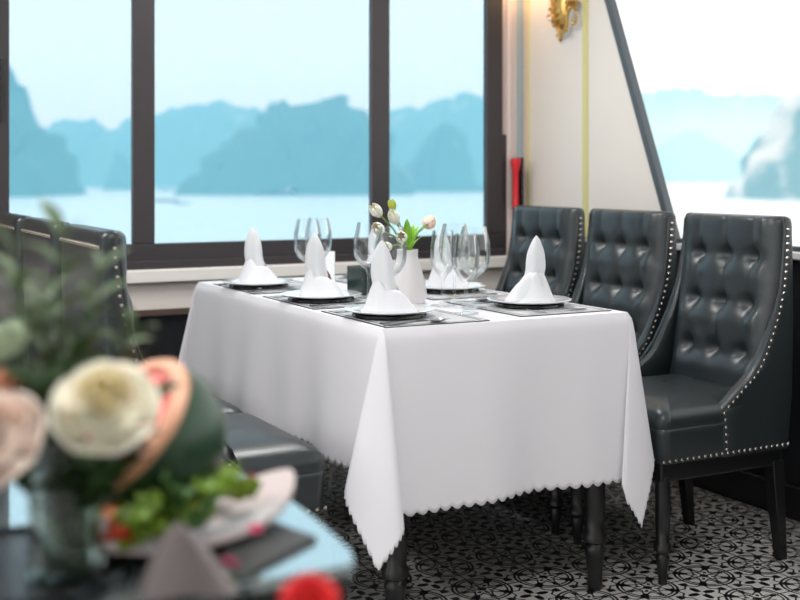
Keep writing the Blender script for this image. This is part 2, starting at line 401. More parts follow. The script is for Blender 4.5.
def make_chair():
    root = empty('tufted_dining_chair', (0, 0, 0))
    zs = [.34, .40, .44, .46, .467, .475, .482, .49, .50, .51] + [.52+.0093*i for i in range(51)]
    Ls = [section(q) for q in zs]
    for k, zz in ((.97, .999), (.88, 1.008), (.68, 1.014), (.35, 1.017), (.02, 1.018)): Ls.append(section(.985, k, zz))
    back = MB().loops(Ls, cap0=True).build('backrest', M_leather, root)
    for c in COLS:
        for r in ROWS:
            MB().dome((lerp_tab(XB, r)+tuft(c, r)-.002, c, r), (1, 0, .0), .007, 10).build('button', M_button, back)
    # welts along the wing edges
    for s in (-1, 1):
        pts = [(lerp_tab(XW, q)-.002, s*(.243-.026*max(0, (q-.5)/.5)-.004), q) for q in [.345, .40, .45, .465, .475, .485, .50, .52, .55, .60, .65, .70, .75, .80, .85, .9, .95, .98, 1.0]]
        MB().tube(pts, .0045, 6).build('piping', M_leather, back)
    # seat
    out = []
    def seg(a, b, n):
        for i in range(n): out.append((a[0]+(b[0]-a[0])*i/n, a[1]+(b[1]-a[1])*i/n))
    Wi = W-TW+.002; R = .03
    cs = [(.245-R+R*math.cos(t), -W+R+R*math.sin(t)) for t in [-PI/2+PI/2*i/6 for i in range(7)]]
    ce = [(.245-R+R*math.cos(t), W-R+R*math.sin(t)) for t in [PI/2*i/6 for i in range(7)]]
    seg((-.19, -Wi), (.024, -Wi), 6); seg((.024, -Wi), (.024, -W), 2); seg((.024, -W), cs[0], 6); out += cs
    seg(cs[-1], ce[0], 12); out += ce; seg(ce[-1], (.024, W), 6); seg((.024, W), (.024, Wi), 2); seg((.024, Wi), (-.19, Wi), 6); seg((-.19, Wi), (-.19, -Wi), 10)
    def ring(k, zz): return [(.03+(x-.03)*k, y*k, zz) for x, y in out]
    Ls = [ring(.985, .342), ring(1, .348), ring(1, .42), ring(1.005, .432), ring(.992, .438), ring(1.006, .446), ring(1.004, .462), ring(.985, .477), ring(.93, .490), ring(.8, .504), ring(.6, .513), ring(.35, .518), ring(.02, .519)]
    MB().loops(Ls, cap0=True).build('seat', M_leather, root)
    # wooden rail under the upholstery
    MB().box(-.235, .225, -.215, .215, .285, .343).build('seat_rail', M_wood, root, smooth=False, bevel=.006)
    prof = [(.019, .30), (.021, .27), (.021, .16), (.018, .118), (.025, .108), (.025, .094), (.016, .085), (.020, .074), (.013, .03), (.012, 0)]
    for s in (-1, 1):
        MB().lathe(prof, 16, Matrix.Translation((.205, s*.198, 0))).build('leg', M_wood, root)
        MB().frus((-.215, s*.198, .30), (-.245, s*.198, 0), .022, .014).build('leg', M_wood, root, smooth=False, bevel=.003)
    # nail head trims
    for s in (-1, 1):
        nb = MB(); q = .362; 
        while q < .985:
            nb.dome((lerp_tab(XW, q)-.014, s*(.243-.026*max(0, (q-.5)/.5)), q), (0, s, 0), .0054)
            dz = .02
            sl_ = abs(lerp_tab(XW, q+.01)-lerp_tab(XW, q))/.01
            q += .021/math.sqrt(1+sl_*sl_)
        nb.build('side_nail_trim', M_nail, root)
    for s in (-1, 1):
        nb = MB()
        for i in range(23): nb.dome((-.228+i*.0212, s*(W+.001), .352), (0, s, 0), .0054)
        nb.build('base_nail_trim', M_nail, root)
    nb = MB()
    for i in range(21): nb.dome((.246, -.21+i*.021, .352), (1, 0, 0), .0054)
    nb.build('base_nail_trim', M_nail, root)
    nb = MB()
    for i in range(24): nb.dome((lerp_tab(XR, .98)-.0005, -.198+i*.396/23, .980), (-1, 0, 0), .0054)
    nb.build('back_nail_trim', M_nail, root)
    return root
G_r = 'tufted chairs along the right side'; G_l = 'black chairs along the left side'
proto = make_chair()
spots = [(1.083, .203, PI, 'black tufted leather chair nearest on the right, its seat in full view', G_r),
         (1.083, .712, PI, 'black tufted leather chair between the two others on the right', G_r),
         (1.083, 1.217, PI, 'black tufted leather chair farthest on the right, below the red torch', G_r),
         (-.397, .235, 0, 'black leather chair nearest on the left, its studded back towards us', G_l),
         (-.397, .765, 0, 'black leather chair on the left between the nearest and the farthest', G_l),
         (-.397, 1.295, 0, 'black leather chair at the far left edge, farthest of the left row', G_l)]
for i, (x, y, rz, lab, g) in enumerate(spots):
    o = proto if i == 0 else copy_tree(proto)
    o.location = (x, y, 0); o.rotation_euler = (0, 0, rz); tag(o, lab, 'chair', g)

# ------------------------------------------------------------------ dining table and cloth
TX, TY, TZ = .75, 1.42, .76
tb = empty('dining_table', (TX/2, TY/2, 0)); tag(tb, 'black wooden dining table with turned legs under the white cloth', 'table')
MB().box(-TX/2+.006, TX/2-.006, -TY/2+.006, TY/2-.006, .725, TZ-.004).build('tabletop', M_wood, tb, smooth=False, bevel=.004)
MB().box(-TX/2+.04, TX/2-.04, -TY/2+.04, TY/2-.04, .64, .726).build('apron', M_wood, tb, smooth=False)
tprof = [(.03, .66), (.03, .60), (.026, .56), (.030, .54), (.027, .50), (.029, .2), (.028, .165), (.034, .155), (.034, .135), (.022, .128), (.029, .115), (.027, .10), (.020, .04), (.022, .015), (.018, 0)]
for sx in (-1, 1):
    for sy in (-1, 1):
        MB().lathe(tprof, 20, Matrix.Translation((sx*(TX/2-.065), sy*(TY/2-.06), 0))).build('leg', M_wood, tb)

def cloth_mesh():
    hl, hr, hf, hb = .365, .40, .45, .37      # overhangs: left, right, front, back
    # perimeter: list of (corner/edge point, outward dir fn, hang length, kind)
    R0 = .008
    sides = [((0, 0), (TX, 0), (0, -1), hf), ((TX, 0), (TX, TY), (1, 0), hr), ((TX, TY), (0, TY), (0, 1), hb), ((0, TY), (0, 0), (-1, 0), hl)]
    colsP = []; arc = 0.0; step = .0058
    for si, (a, b, nrm, h) in enumerate(sides):
        a = Vector(a); b = Vector(b); n = Vector(nrm); ln = (b-a).length; k = int(ln/step)
        for i in range(k):
            t = i/k; p = a+(b-a)*t; s_ = arc+ln*t
            colsP.append(('e', p, n, h, t, ln, s_, si))
        arc += ln
        n2 = Vector(sides[(si+1) % 4][2]); h2 = sides[(si+1) % 4][3]
        tot = math.hypot(h, h2)
        alen = h+h2; k = int(alen/step)
        for i in range(k):
            # walk along the hem of the flap
            d = alen*i/k
            if d <= h2: phi = math.atan2(d, h); r = math.hypot(d, h)
            else: phi = math.atan2(h2, max(1e-6, h-(d-h2))); r = math.hypot(h2, h-(d-h2))
            colsP.append(('c', b, (n, n2), r, phi, 0, arc+d, si))
        arc += alen
    nrow = 34; L_ = []
    nsc = round(arc/.0335)
    def sc_(s_): return abs(math.sin(PI*s_/arc*nsc))
    for j in range(nrow+1):
        u = (j/nrow); row = []
        for c in colsP:
            kind, p, n, h, t, ln, s_, si = c
            hem = .0125*(1-sc_(s_)**.8)
            hh = h-hem
            r = hh*u
            if kind == 'e':
                # gentle folds growing towards the hem, calm near mid-side, tied to zero at the corners
                w = math.sin(PI*min(1, max(0, t)))**.5
                ph = [0.3, 1.7, .9, 2.1][si]
                out = .012*(1-math.exp(-r/.01)) + r*.055 + w*r*(.045*math.sin(t*ln*9.5+ph)+.022*math.sin(t*ln*23+ph*3))
                out += (.0, .12*(1-t)**1.5, 0, .06*(1-t)**3)[si]*r; q = p + n*out
                zz = TZ - r*.992 + .004*math.exp(-r/.006)
                row.append((q.x, q.y, zz))
            else:
                n1, n2 = n; dg = (n1+n2).normalized(); pp = (n1-n2).normalized()
                A, B, SH, f1, f2 = [(.0, .10, 0, .055, .185), (.12, .1, 0, .055, .055), (.12, .1, 0, .055, .115), (.16, .13, .02, .055, .055)][si]
                f = phi = t
                off = dg*(r*(A*math.sin(2*phi)) + .012*(1-math.exp(-r/.01))+r*.055) + pp*(r*B*math.sin(4*phi)) 
                # blend so that the flap joins the side sheets
                e1 = math.cos(phi)**6; e2 = math.sin(phi)**6
                base = (n1*e1+n2*e2+dg*max(0, 1-e1-e2)*1.0)
                e1 = math.cos(phi)**3; e2 = math.sin(phi)**3
                off = (n1*e1+n2*e2+dg*max(0, 1-e1-e2))*.012*(1-math.exp(-r/.01)) + n1*e1*f1*r + n2*e2*f2*r + dg*max(0, 1-e1-e2)*.04*r + dg*(r*A*math.sin(2*phi)) + pp*(r*B*math.sin(4*phi)+r*SH*math.sin(2*phi))
                if si == 0:
                    dgr = math.degrees(phi)
                    fx = lerp_tab([(0, 0), (8, -.07), (18, -.14), (30, -.12), (42, -.03), (52, .04), (65, .115), (78, .158), (90, .175)], dgr)
                    off = Vector((fx*r+.012*(1-math.exp(-r/.01))*math.sin(phi), -(.055+.09*math.sin(2*phi)-.055*math.sin(phi))*r-.012*(1-math.exp(-r/.01))*math.cos(phi)))
                q = p + off
                row.append((q.x, q.y, TZ - r*(.992-.05*math.sin(2*phi)) + .004*math.exp(-r/.006)))
        L_.append(row)
    mb = MB(); 
    # top sheet
    o = len(L_[0])
    top = [[(TX/2+(x-TX/2)*k, TY/2+(y-TY/2)*k, TZ+.0045) for x, y, q in L_[0]] for k in (0.02, .5, .9, .99)]
    mb.loops(top[:] + L_)
    return mb
cl = cloth_mesh().build('tablecloth', M_cloth, smooth=True, fix=True)
sm = cl.modifiers.new('sol', 'SOLIDIFY'); sm.thickness = .0012; sm.offset = 1
tag(cl, 'white scalloped tablecloth draped over the dining table', 'tablecloth')

ZT = TZ+.0065
# ------------------------------------------------------------------ placemats
mm, nt, N, L = new_mat('woven_placemat'); b = N['Principled BSDF']; b.inputs['Roughness'].default_value = .6
tc = N.new('ShaderNodeTexCoord'); sp = N.new('ShaderNodeSeparateXYZ'); L.new(tc.outputs['Object'], sp.inputs[0])
def mth(op, a, b_=None):
    n = N.new('ShaderNodeMath'); n.operation = op
    for i, x in enumerate((a, b_)):
        if x is None: continue
        if isinstance(x, (int, float)): n.inputs[i].default_value = x
        else: L.new(x, n.inputs[i])
    return n.outputs[0]
ex = mth('SUBTRACT', .150, mth('ABSOLUTE', sp.outputs[0])); ey = mth('SUBTRACT', .195, mth('ABSOLUTE', sp.outputs[1]))
e = mth('MINIMUM', ex, ey)
bl = mth('MAXIMUM', mth('LESS_THAN', e, .005), mth('LESS_THAN', mth('ABSOLUTE', mth('SUBTRACT', e, .018)), .003))
wv = mth('MULTIPLY', mth('SINE', mth('MULTIPLY', sp.outputs[0], 900)), mth('SINE', mth('MULTIPLY', sp.outputs[1], 900)))
mr = N.new('ShaderNodeMapRange'); mr.inputs[1].default_value = -1; L.new(wv, mr.inputs[0])
m1 = N.new('ShaderNodeMix'); m1.data_type = 'RGBA'; m1.inputs[6].default_value = (.38, .39, .40, 1); m1.inputs[7].default_value = (.74, .75, .76, 1); L.new(mr.outputs[0], m1.inputs[0])
m2 = N.new('ShaderNodeMix'); m2.data_type = 'RGBA'; L.new(bl, m2.inputs[0]); L.new(m1.outputs[2], m2.inputs[6]); m2.inputs[7].default_value = (.03, .03, .035, 1); L.new(m2.outputs[2], b.inputs['Base Color'])
M_mat = mm
def make_mat(): return MB().box(-.15, .15, -.195, .195, 0, .0016).build('placemat', M_mat, smooth=False)
def make_plate():
    o = empty('dinner_plate', (0, 0, 0))
    MB().lathe([(.001, .0125), (.062, .0125), (.076, .0155), (.118, .0225), (.1205, .0215), (.118, .0185), (.076, .0115), (.06, .0095), (.001, .0095)], 48, cap=False).build('plate_body', M_china, o)
    f = MB().lathe([(.001, .0), (.088, .0), (.099, .004), (.097, .010), (.06, .0094), (.001, .0094)], 40, cap=False).build('base', M_black, o)  # added black disc, stands in for the shade under the plate rim
    f['label'] = 'black disc added as shade under the rim'
    return o
def make_napkin(seed):
    r_ = random.Random(seed); mb = MB()
    # spire: a rolled pointed leaf
    L_ = []; n = 28
    for i in range(19):
        t = i/18; zz = .0+.190*t
        wdt = lerp_tab([(0, .036), (.3, .031), (.45, .030), (.6, .030), (.75, .026), (.87, .017), (.95, .009), (1, .0008)], t)
        dep = lerp_tab([(0, .034), (.35, .024), (.7, .018), (.9, .010), (1, .0006)], t)
        cx = .016*min(1, t*2)+.006*t
        L_.append([(dep*math.sin(a)*(1+.18*math.cos(3*a+t)), cx+wdt*math.copysign(abs(math.cos(a))**1.25, math.cos(a))*(1+.06*math.sin(2*a+seed)), zz) for a in [2*PI*k/n for k in range(n)]])
    mb.loops(L_, cap1=True)
    # skirt: crossed folded flaps with an uneven peaked rim
    L_ = []; n = 48
    for i in range(9):
        t = i/8; row = []
        for k in range(n):
            a = 2*PI*k/n
            peak = .062+.022*math.cos(a-1.2)+.016*abs(math.cos(1.5*a+.4))
            sq = 1/max(abs(math.cos(a-.2)), abs(math.sin(a-.2)))
            sq = 1+(sq-1)*.55*(1-t)
            rr = (.032+.040*(1-t)**.7)*sq*(1+.085*(abs(((a*5/PI+seed) % 2)-1)-.5)*(1.2-t))
            row.append((rr*math.cos(a)*.78, rr*math.sin(a), peak*t))
        L_.append(row)
    mb.loops(L_)
    # outer wing flap on one side
    L_ = []
    for i in range(9):
        t = i/8; a0 = .2; row = []
        for k in range(13):
            s_ = k/12; a = -.5+2.0*s_
            top = .085*(math.sin(PI*s_)**1.1)+.003
            rr = .080*(1-.52*t)+.003
            row.append((rr*math.cos(a)*.82, rr*math.sin(a), top*t))
        L_.append(row)
    mb.loops(L_, closed=False)
    o = mb.build('folded_napkin', M_napkin); 
    m = o.modifiers.new('s', 'SOLIDIFY'); m.thickness = .0012; m.offset = 1
    return o
def make_fork():
    o = MB(); L_ = []
    for t, w, zz in ((0, .007, .001), (.02, .010, .001), (.07, .006, .004), (.11, .0032, .006), (.13, .005, .005), (.145, .012, .003)):
        L_.append([(t, -w, zz), (t, w, zz), (t, w, zz+.002), (t, -w, zz+.002)])
    o.loops(L_, cap0=True, cap1=True)
    for k in range(4):
        y = -.0105+k*.007
        o.tube([(.143, y, .004), (.16, y, .003), (.178, y, .006), (.190, y, .010)], [.0017, .0017, .0015, .0009], 5)
    return o.build('fork', M_steel)
def make_knife():
    o = MB(); L_ = []
    for t, w, h in ((0, .006, .004), (.005, .008, .005), (.09, .006, .004), (.10, .004, .003), (.11, .010, .0014), (.17, .011, .0012), (.20, .008, .001), (.212, .001, .0006)):
        L_.append([(t, -w, .001), (t, w, .001), (t, w, .001+h), (t, -w, .001+h)])
    o.loops(L_, cap0=True, cap1=True)
    return o.build('table_knife', M_steel)
def make_spoon():
    o = MB(); L_ = []
    for t, w, zz in ((0, .007, .001), (.02, .009, .001), (.07, .005, .004), (.125, .003, .007)):
        L_.append([(t, -w, zz), (t, w, zz), (t, w, zz+.002), (t, -w, zz+.002)])
    o.loops(L_, cap0=True, cap1=True)
    L_ = []
    for k in (0.03, .4, .7, .9, 1.0):
        L_.append([(.148+.029*k*math.cos(a), .019*k*math.sin(a), .0015+.006*k*k) for a in [2*PI*i/24 for i in range(24)]])
    o.loops(L_)
    return o.build('soup_spoon', M_steel)

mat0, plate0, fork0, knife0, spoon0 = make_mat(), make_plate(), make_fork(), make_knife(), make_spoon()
first = {'m': 1, 'p': 1, 'f': 1, 'k': 1, 's': 1}
def inst(o, key):
    if first[key]: first[key] = 0; return o
    return copy_tree(o)
settings = [('L', .118, .195, 'nearest on the left side'), ('L', .118, .635, 'midway along the left side'), ('L', .100, 1.10, 'at the far left corner'),
            ('R', .58, .225, 'nearest on the right side'), ('R', .585, .69, 'midway along the right side'), ('R', .575, 1.14, 'at the far right corner')]
for i, (side, x, y, where) in enumerate(settings):
    s = 1 if side == 'L' else -1
    g = ' of the white table'
    m = inst(mat0, 'm'); m.location = ((.160 if side == 'L' else .575), y+.005, ZT); tag(m, 'grey woven placemat with black border lines, ' + where, 'placemat', 'placemats on the white table')
    zz = ZT+.0018
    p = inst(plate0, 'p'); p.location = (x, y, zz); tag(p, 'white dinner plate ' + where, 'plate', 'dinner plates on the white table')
    nk = make_napkin(i+1); nk.location = (x, y, zz+.0128); nk.rotation_euler = (0, 0, [1.15, .85, 1.25, 4.1, 1.0, 1.2][i]); 
    nk.scale = (.94, .94, .98); tag(nk, 'white napkin folded to a tall point, on the plate ' + where, 'napkin', 'pointed napkins on plates')
    f = inst(fork0, 'f'); f.location = (x-s*.09, y+s*.145, zz); f.rotation_euler = (0, 0, 0 if s == 1 else PI); tag(f, 'steel fork beside the plate ' + where, 'fork', 'forks on the placemats')
    k = inst(knife0, 'k'); k.location = (x-s*.095, y-s*.138, zz); k.rotation_euler = (0, 0, (0 if s == 1 else PI)+.1); tag(k, 'steel table knife beside the plate ' + where, 'knife', 'knives on the placemats')
    sp_ = inst(spoon0, 's'); sp_.location = (x-s*.10, y-s*.168, zz); sp_.rotation_euler = (0, 0, (0 if s == 1 else PI)); tag(sp_, 'steel soup spoon beside the knife ' + where, 'spoon', 'spoons on the placemats')

# ------------------------------------------------------------------ glasses
def glass_mesh(h, rb, rim):
    z0 = h*.38
    return MB().lathe([(.001, .004), (.010, .0045), (.034, .0015), (.035, 0), (.0355, .001), (.034, .0025), (.012, .006), (.0045, .012), (.0038, z0*.5), (.0042, z0*.86), (.009, z0), (rb*.62, z0+.014), (rb*.92, z0+.038), (rb, z0+.062), (rb*.97, h*.80), (rim, h), (rim-.0012, h), (rb*.97-.0018, h*.80), (rb-.002, z0+.062), (rb*.9, z0+.039), (rb*.6, z0+.0165), (.001, z0+.006)], 40, cap=False)
gl0 = glass_mesh(.230, .046, .034).build('wine_glass', M_glass)
gl1 = glass_mesh(.215, .036, .029).build('wine_glass', M_glass)
gs = [(gl0, .225, .985, 'round wine glass on the left of the pair behind the middle left napkin'), (None, .290, 1.045, 'wine glass on the right of the pair behind the middle left napkin'),
      (None, .215, .375, 'wine glass directly behind the nearest napkin, in front of the tulips'), (None, .277, .640, 'wine glass left of the tulips, behind the nearer one'),
      (None, .455, .43, 'wine glass farthest back of the cluster in front of the right napkin'), (None, .425, .27, 'wide wine glass on the right of the central cluster')]
for i, (o, x, y, lab) in enumerate(gs):
    o = o or copy_tree(gl0); o.location = (x, y, ZT); tag(o, lab, 'wine glass', 'wine glasses on the white table')
gl1.location = (.335, .165, ZT); tag(gl1, 'narrow wine glass standing foremost in the central cluster', 'wine glass', 'wine glasses on the white table')
gl2 = copy_tree(gl1); gl2.location = (.375, .36, ZT); tag(gl2, 'narrow wine glass standing between the wide ones of the central cluster', 'wine glass', 'wine glasses on the white table')

# ------------------------------------------------------------------ box, card, vase and tulips
M_green = pmat('dark_green_glaze', (.010, .035, .032), .18, coat=.4)
bo = MB(); bo.box(-.05, .05, -.05, .05, 0, .012)
for a in ((-.05, .05, -.05, -.043), (-.05, .05, .043, .05), (-.05, -.043, -.043, .043), (.043, .05, -.043, .043)): bo.box(*a, .012, .088)
bo = bo.build('square_box', M_green, smooth=False, bevel=.002); bo.location = (.335, .755, ZT); bo.rotation_euler = (0, 0, .12)
tag(bo, 'dark green square open box left of the white vase', 'box')
cd = MB(); cd.add([(-.04, -.03, 0), (.04, -.03, 0), (.04, 0, .11), (-.04, 0, .11), (.04, .03, 0), (-.04, .03, 0), (-.04, -.028, 0), (.04, -.028, 0), (.04, 0, .107), (-.04, 0, .107), (.04, .028, 0), (-.04, .028, 0)], [(0,1,2,3),(3,2,4,5),(9,8,7,6),(11,10,8,9),(0,6,7,1),(5,4,10,11)])
cd = cd.build('folded_card', M_china, smooth=False); cd.location = (.36, 1.16, ZT); cd.rotation_euler = (0, 0, -.5); tag(cd, 'small white folded card behind the pair of wine glasses', 'card')
vx, vy = .322, .475
M_vase = pmat('white_vase', (.85, .82, .83), .35)
va = MB().lathe([(.001, .002), (.050, .0), (.055, .01), (.057, .03), (.053, .06), (.044, .09), (.036, .115), (.031, .135), (.031, .15), (.0315, .156), (.028, .155), (.022, .135), (.03, .11), (.04, .08), (.045, .03), (.001, .01)], 40, cap=False).build('vase', M_vase)
va.location = (vx, vy, ZT); tag(va, 'white bottle shaped vase holding the tulips', 'vase')
M_tul = pmat('tulip_white', (.84, .84, .72), .5, sss=.2); M_tulg = pmat('tulip_green_bud', (.42, .50, .06), .5, sss=.1); M_tulp = pmat('tulip_peach', (.88, .62, .50), .5, sss=.2)
M_stem = pmat('stem_green', (.16, .30, .05), .5); M_leaf = pmat('leaf_green', (.30, .60, .06), .45, var=.3, varscale=30)
def leaf(mb, a, b, w, bend, n=10, twist=0.0):
    a = Vector(a); b = Vector(b); d = b-a; side = d.cross(Vector((0, 0, 1)))
    if side.length < 1e-4: side = Vector((1, 0, 0))
    side.normalize(); side.rotate(Matrix.Rotation(twist, 3, d.normalized())); nr = side.cross(d).normalized()
    L_ = []
    for i in range(n+1):
        t = i/n; c = a+d*t+nr*(bend*math.sin(PI*t)); ww = w*math.sin(PI*min(.985, t*.93+.05))**.8
        L_.append([tuple(c-side*ww+nr*ww*.3), tuple(c-side*ww*.5+nr*ww*.05), tuple(c), tuple(c+side*ww*.5+nr*ww*.05), tuple(c+side*ww+nr*ww*.3)])
    mb.loops(L_, closed=False)
def tulip(px, py, s, mat, lab, r=.016, name='tulip', grp='tulips in the white vase'):
    hd = at_s(px, py, s); base = Vector((vx, vy, ZT+.03)); root = empty(name, (vx, vy, ZT+.03)); tag(root, lab, 'tulip', grp)
    h = hd-base; neck = Vector((h.x*.04, h.y*.04, .125))
    stp = [Vector((0, 0, 0)), neck*.6, neck, neck.lerp(h, .5)+Vector((0, 0, .012)), h]
    MB().tube(stp, .0026, 6).build('stem', M_stem, root)
    ax = (h-neck).normalized(); q = ax.to_track_quat('Z', 'Y').to_matrix().to_4x4()
    Mx = Matrix.Translation(h-ax*r*.8) @ q
    mb = MB(); 
    for k in range(6):
        L_ = []; a0 = 2*PI*k/6
        for i in range(9):
            t = i/8; zz = t*r*2.7; rad = r*(math.sin(PI*(t*.72+.1))**.8)*(1.0 if k % 2 else 1.05)
            sp2 = .62*math.sin(PI*min(.97, t*.9+.08))**.6
            L_.append([(rad*math.cos(a0+sp2*u), rad*math.sin(a0+sp2*u), zz) for u in (-1, -.5, 0, .5, 1)])
        mb.loops(L_, Mx, closed=False)
    o = mb.build('bloom', mat, root); m = o.modifiers.new('s', 'SOLIDIFY'); m.thickness = .0012
    return root
tulip(378, 213, 3.32, M_tul, 'white tulip topmost on the left of the vase', .0165)
tulip(380, 230, 3.28, M_tul, 'white tulip just below the topmost left one', .0165)
tulip(395, 220, 3.36, M_tul, 'white tulip between the green bud and the lower blooms', .0165)
tulip(402, 238, 3.26, M_tul, 'white tulip hanging low right over the vase mouth', .0155)
tulip(388, 247, 3.24, M_tul, 'white tulip lowest of the bunch, seen through the glass', .014)
tulip(393, 207, 3.40, M_tulg, 'yellow green tulip bud standing tallest in the vase', .012)
t = tulip(428, 224, 3.62, M_tulp, 'pale peach tulip leaning far right over green leaves', .021)
LL = [(407, 219, 0, 'upright green tulip leaf rising at the middle of the vase'), (425, 224, .4, 'broad green tulip leaf leaning furthest right'), (399, 230, -.3, 'short green leaf behind the lowest right tulip'),
      (414, 224, .8, 'green leaf between the upright and the leaning one'), (419, 226, .1, 'slim green leaf beside the right leaning leaf'), (422, 236, -.5, 'low green leaf bending right over the vase mouth')]
for i, (px, py, tw, lab) in enumerate(LL):
    a = Vector((vx, vy, ZT+.12)); b_ = at_s(px, py, 3.36+.02*i)
    mb = MB(); leaf(mb, a, b_, .014, .010, twist=tw); o = mb.build('tulip_leaf', M_leaf); tag(o, lab, 'leaf', 'leaves in the white vase')
    m = o.modifiers.new('s', 'SOLIDIFY'); m.thickness = .001

# ------------------------------------------------------------------ wall things
# sconce
py_ = on_x(561, WX, 20); so = empty('wall_sconce', (WX, py_.y, 1.88)); tag(so, 'ornate brass wall sconce with a scrolled arm on the cream panel', 'sconce')
Mx = Matrix.Translation((-.012, 0, 0))
L_ = []
for zz, wy, dx in ((-.165, .004, .006), (-.155, .010, .012), (-.145, .005, .008), (-.13, .011, .014), (-.115, .007, .01), (-.10, .022, .018), (-.075, .040, .026), (-.045, .050, .032), (-.01, .046, .036), (.03, .052, .034), (.07, .038, .028), (.10, .03, .02), (.13, .012, .014), (.15, .004, .006)):
    L_.append([(-abs(dx*math.sin(a))-.001 if math.sin(a) > 0 else -.001, wy*1.25*math.cos(a)*(1+.12*math.sin(zz*90)*math.cos(3*a)), zz) for a in [2*PI*i/24 for i in range(24)]])
MB().loops(L_, cap0=True, cap1=True).build('back_plate', M_brass, so)
mb = MB()
for k in range(7):
    for s in (-1, 1):
        a = (-.034, s*.008, -.10+.032*k); mb2 = (-.036, s*(.046+.008*math.sin(k*2)), -.085+.032*k+.012*math.cos(k*2))
        leaf(mb, a, mb2, .012, .012)
    mb.dome((-.036, 0, -.095+.032*k), (-1, 0, 0), .011, 10)
o = mb.build('leaf_ornament', M_brass, so); m = o.modifiers.new('s', 'SOLIDIFY'); m.thickness = .004
M_bulb, nt, N, L = new_mat('warm_bulb'); N['Principled BSDF'].inputs['Emission Color'].default_value = (1, .7, .35, 1); N['Principled BSDF'].inputs['Emission Strength'].default_value = 6
ap = [(.01, -.100), (.03, -.120), (.055, -.134), (.078, -.130), (.092, -.110), (.098, -.080), (.106, -.052), (.122, -.034), (.142, -.034), (.158, -.050), (.163, -.078), (.156, -.100), (.140, -.108), (.128, -.098), (.130, -.085)]
MB().tube([(-.03-.01*math.sin(i*.2), -y, z_) for i, (y, z_) in enumerate(ap)], [.0085]*5+[.008]*4+[.007, .0065, .0065, .0065, .006, .004], 10).build('arm', M_brass, so)
lf = MB()
for (y0, z0, y1, z1) in ((.085, -.12, .115, -.135), (.10, -.07, .075, -.055), (.05, -.134, .03, -.155), (.15, -.04, .175, -.03)): leaf(lf, (-.04, -y0, z0), (-.045, -y1, z1), .007, .004)
lf = lf.build('arm_leaf', M_brass, so); m = lf.modifiers.new('s', 'SOLIDIFY'); m.thickness = .003
Mt = Matrix.Translation((-.038, -.132, -.028))
MB().lathe([(.005, 0), (.026, .006), (.034, .016), (.030, .018), (.012, .014), (.012, .07), (.010, .07)], 20, Mt).build('candle_cup', M_brass, so)
MB().lathe([(.002, .07), (.014, .08), (.018, .10), (.012, .13), (.002, .155)], 16, Mt).build('bulb', M_bulb, so)
ld = bpy.data.lights.new('sconce_glow', 'POINT'); ld.energy = 1.8; ld.color = (1, .62, .28); ld.shadow_soft_size = .03
lo = bpy.data.objects.new('sconce_glow', ld); lo.parent = so; lo.location = (-.12, .16, .16); col.objects.link(lo)
# red torch in black bracket
pt = on_y(515, WY-.05, 180)
to = empty('emergency_torch', (pt.x, WY-.055, 1.105)); tag(to, 'red emergency torch in a black bracket in the corner beside window', 'torch')
MB().lathe([(.001, -.115), (.015, -.113), (.016, -.10), (.0135, -.09), (.0135, .045), (.021, .075), (.023, .09), (.023, .108), (.001, .11)], 20).build('torch_body', M_red, to)
br = MB(); br.box(.008, .036, -.010, .02, -.12, -.10); br.box(.008, .036, -.010, .02, .088, .112); br.box(.024, .036, -.012, .02, -.12, .112); br.box(.0, .036, .02, .028, -.12, .112)
br.build('bracket', M_black, to, smooth=False, bevel=.002)

# fill lamps added out of view overhead to brighten the room
M_lamp, nt, N, L = new_mat('fill_lamp_face'); N['Principled BSDF'].inputs['Emission Color'].default_value = (1, .96, .9, 1); N['Principled BSDF'].inputs['Emission Strength'].default_value = 3
for i, (x, y) in enumerate([(-2.0, .2), (-.6, -1.6), (.4, .8)]):
    o = empty('fill_light', (x, y, 2.45)); tag(o, ['round fill light added unseen over the left aisle', 'round fill light added unseen in front over the flower table', 'round fill light added unseen over the dining table'][i], 'ceiling light', 'added fill lights')
    MB().lathe([(.001, -.012), (.12, -.012), (.14, 0), (.001, 0)], 32, cap=False).build('lamp_ring', M_white, o)
    ld = bpy.data.lights.new('fill_lamp', 'AREA'); ld.shape = 'DISK'; ld.size = .5; ld.energy = (52, 25, 19)[i]; ld.color = (1, .985, .97)
    lo = bpy.data.objects.new('fill_lamp', ld); lo.parent = o; lo.location = (0, 0, -.02); col.objects.link(lo)

# ------------------------------------------------------------------ foreground table
FX0, FX1, FY0, FY1, FZ = -1.75, -.775, -1.475, -.95, .75
M_ftop = pmat('mirror_glass_top', (.50, .60, .62), .05, metal=.92)
ft = empty('side_table', ((FX0+FX1)/2, (FY0+FY1)/2, 0)); tag(ft, 'dark side table with mirror glass top in the foreground', 'table')
cx, cy = ft.location.x, ft.location.y
# outline with a bowed right side
op = []
for i in range(15):
    t = i/14; op.append((FX1+.022*math.sin(PI*t)-cx - (.01 if i == 0 else 0), FY0+(FY1-FY0)*t-cy))
op += [(FX0-cx, FY1-cy), (FX0-cx, FY0-cy)]
MB().loops([[(x, y, FZ-.012) for x, y in op], [(x, y, FZ) for x, y in op]], cap0=True, cap1=True).build('glass_top', M_ftop, ft, smooth=False, bevel=.0015)
MB().loops([[(x*.985, y*.985, FZ-.10) for x, y in op], [(x*.99, y*.99, FZ-.0125) for x, y in op]], cap0=True, cap1=True).build('table_frame', M_wood, ft, smooth=False, bevel=.003)
for sx in (-1, 1):
    for sy in (-1, 1):
        MB().frus((sx*.44, sy*.21, FZ-.10), (sx*.44, sy*.21, 0), .025, .018).build('leg', M_wood, ft, smooth=False, bevel=.003)
M_coast = pmat('charcoal_coaster', (.035, .035, .036), .6)
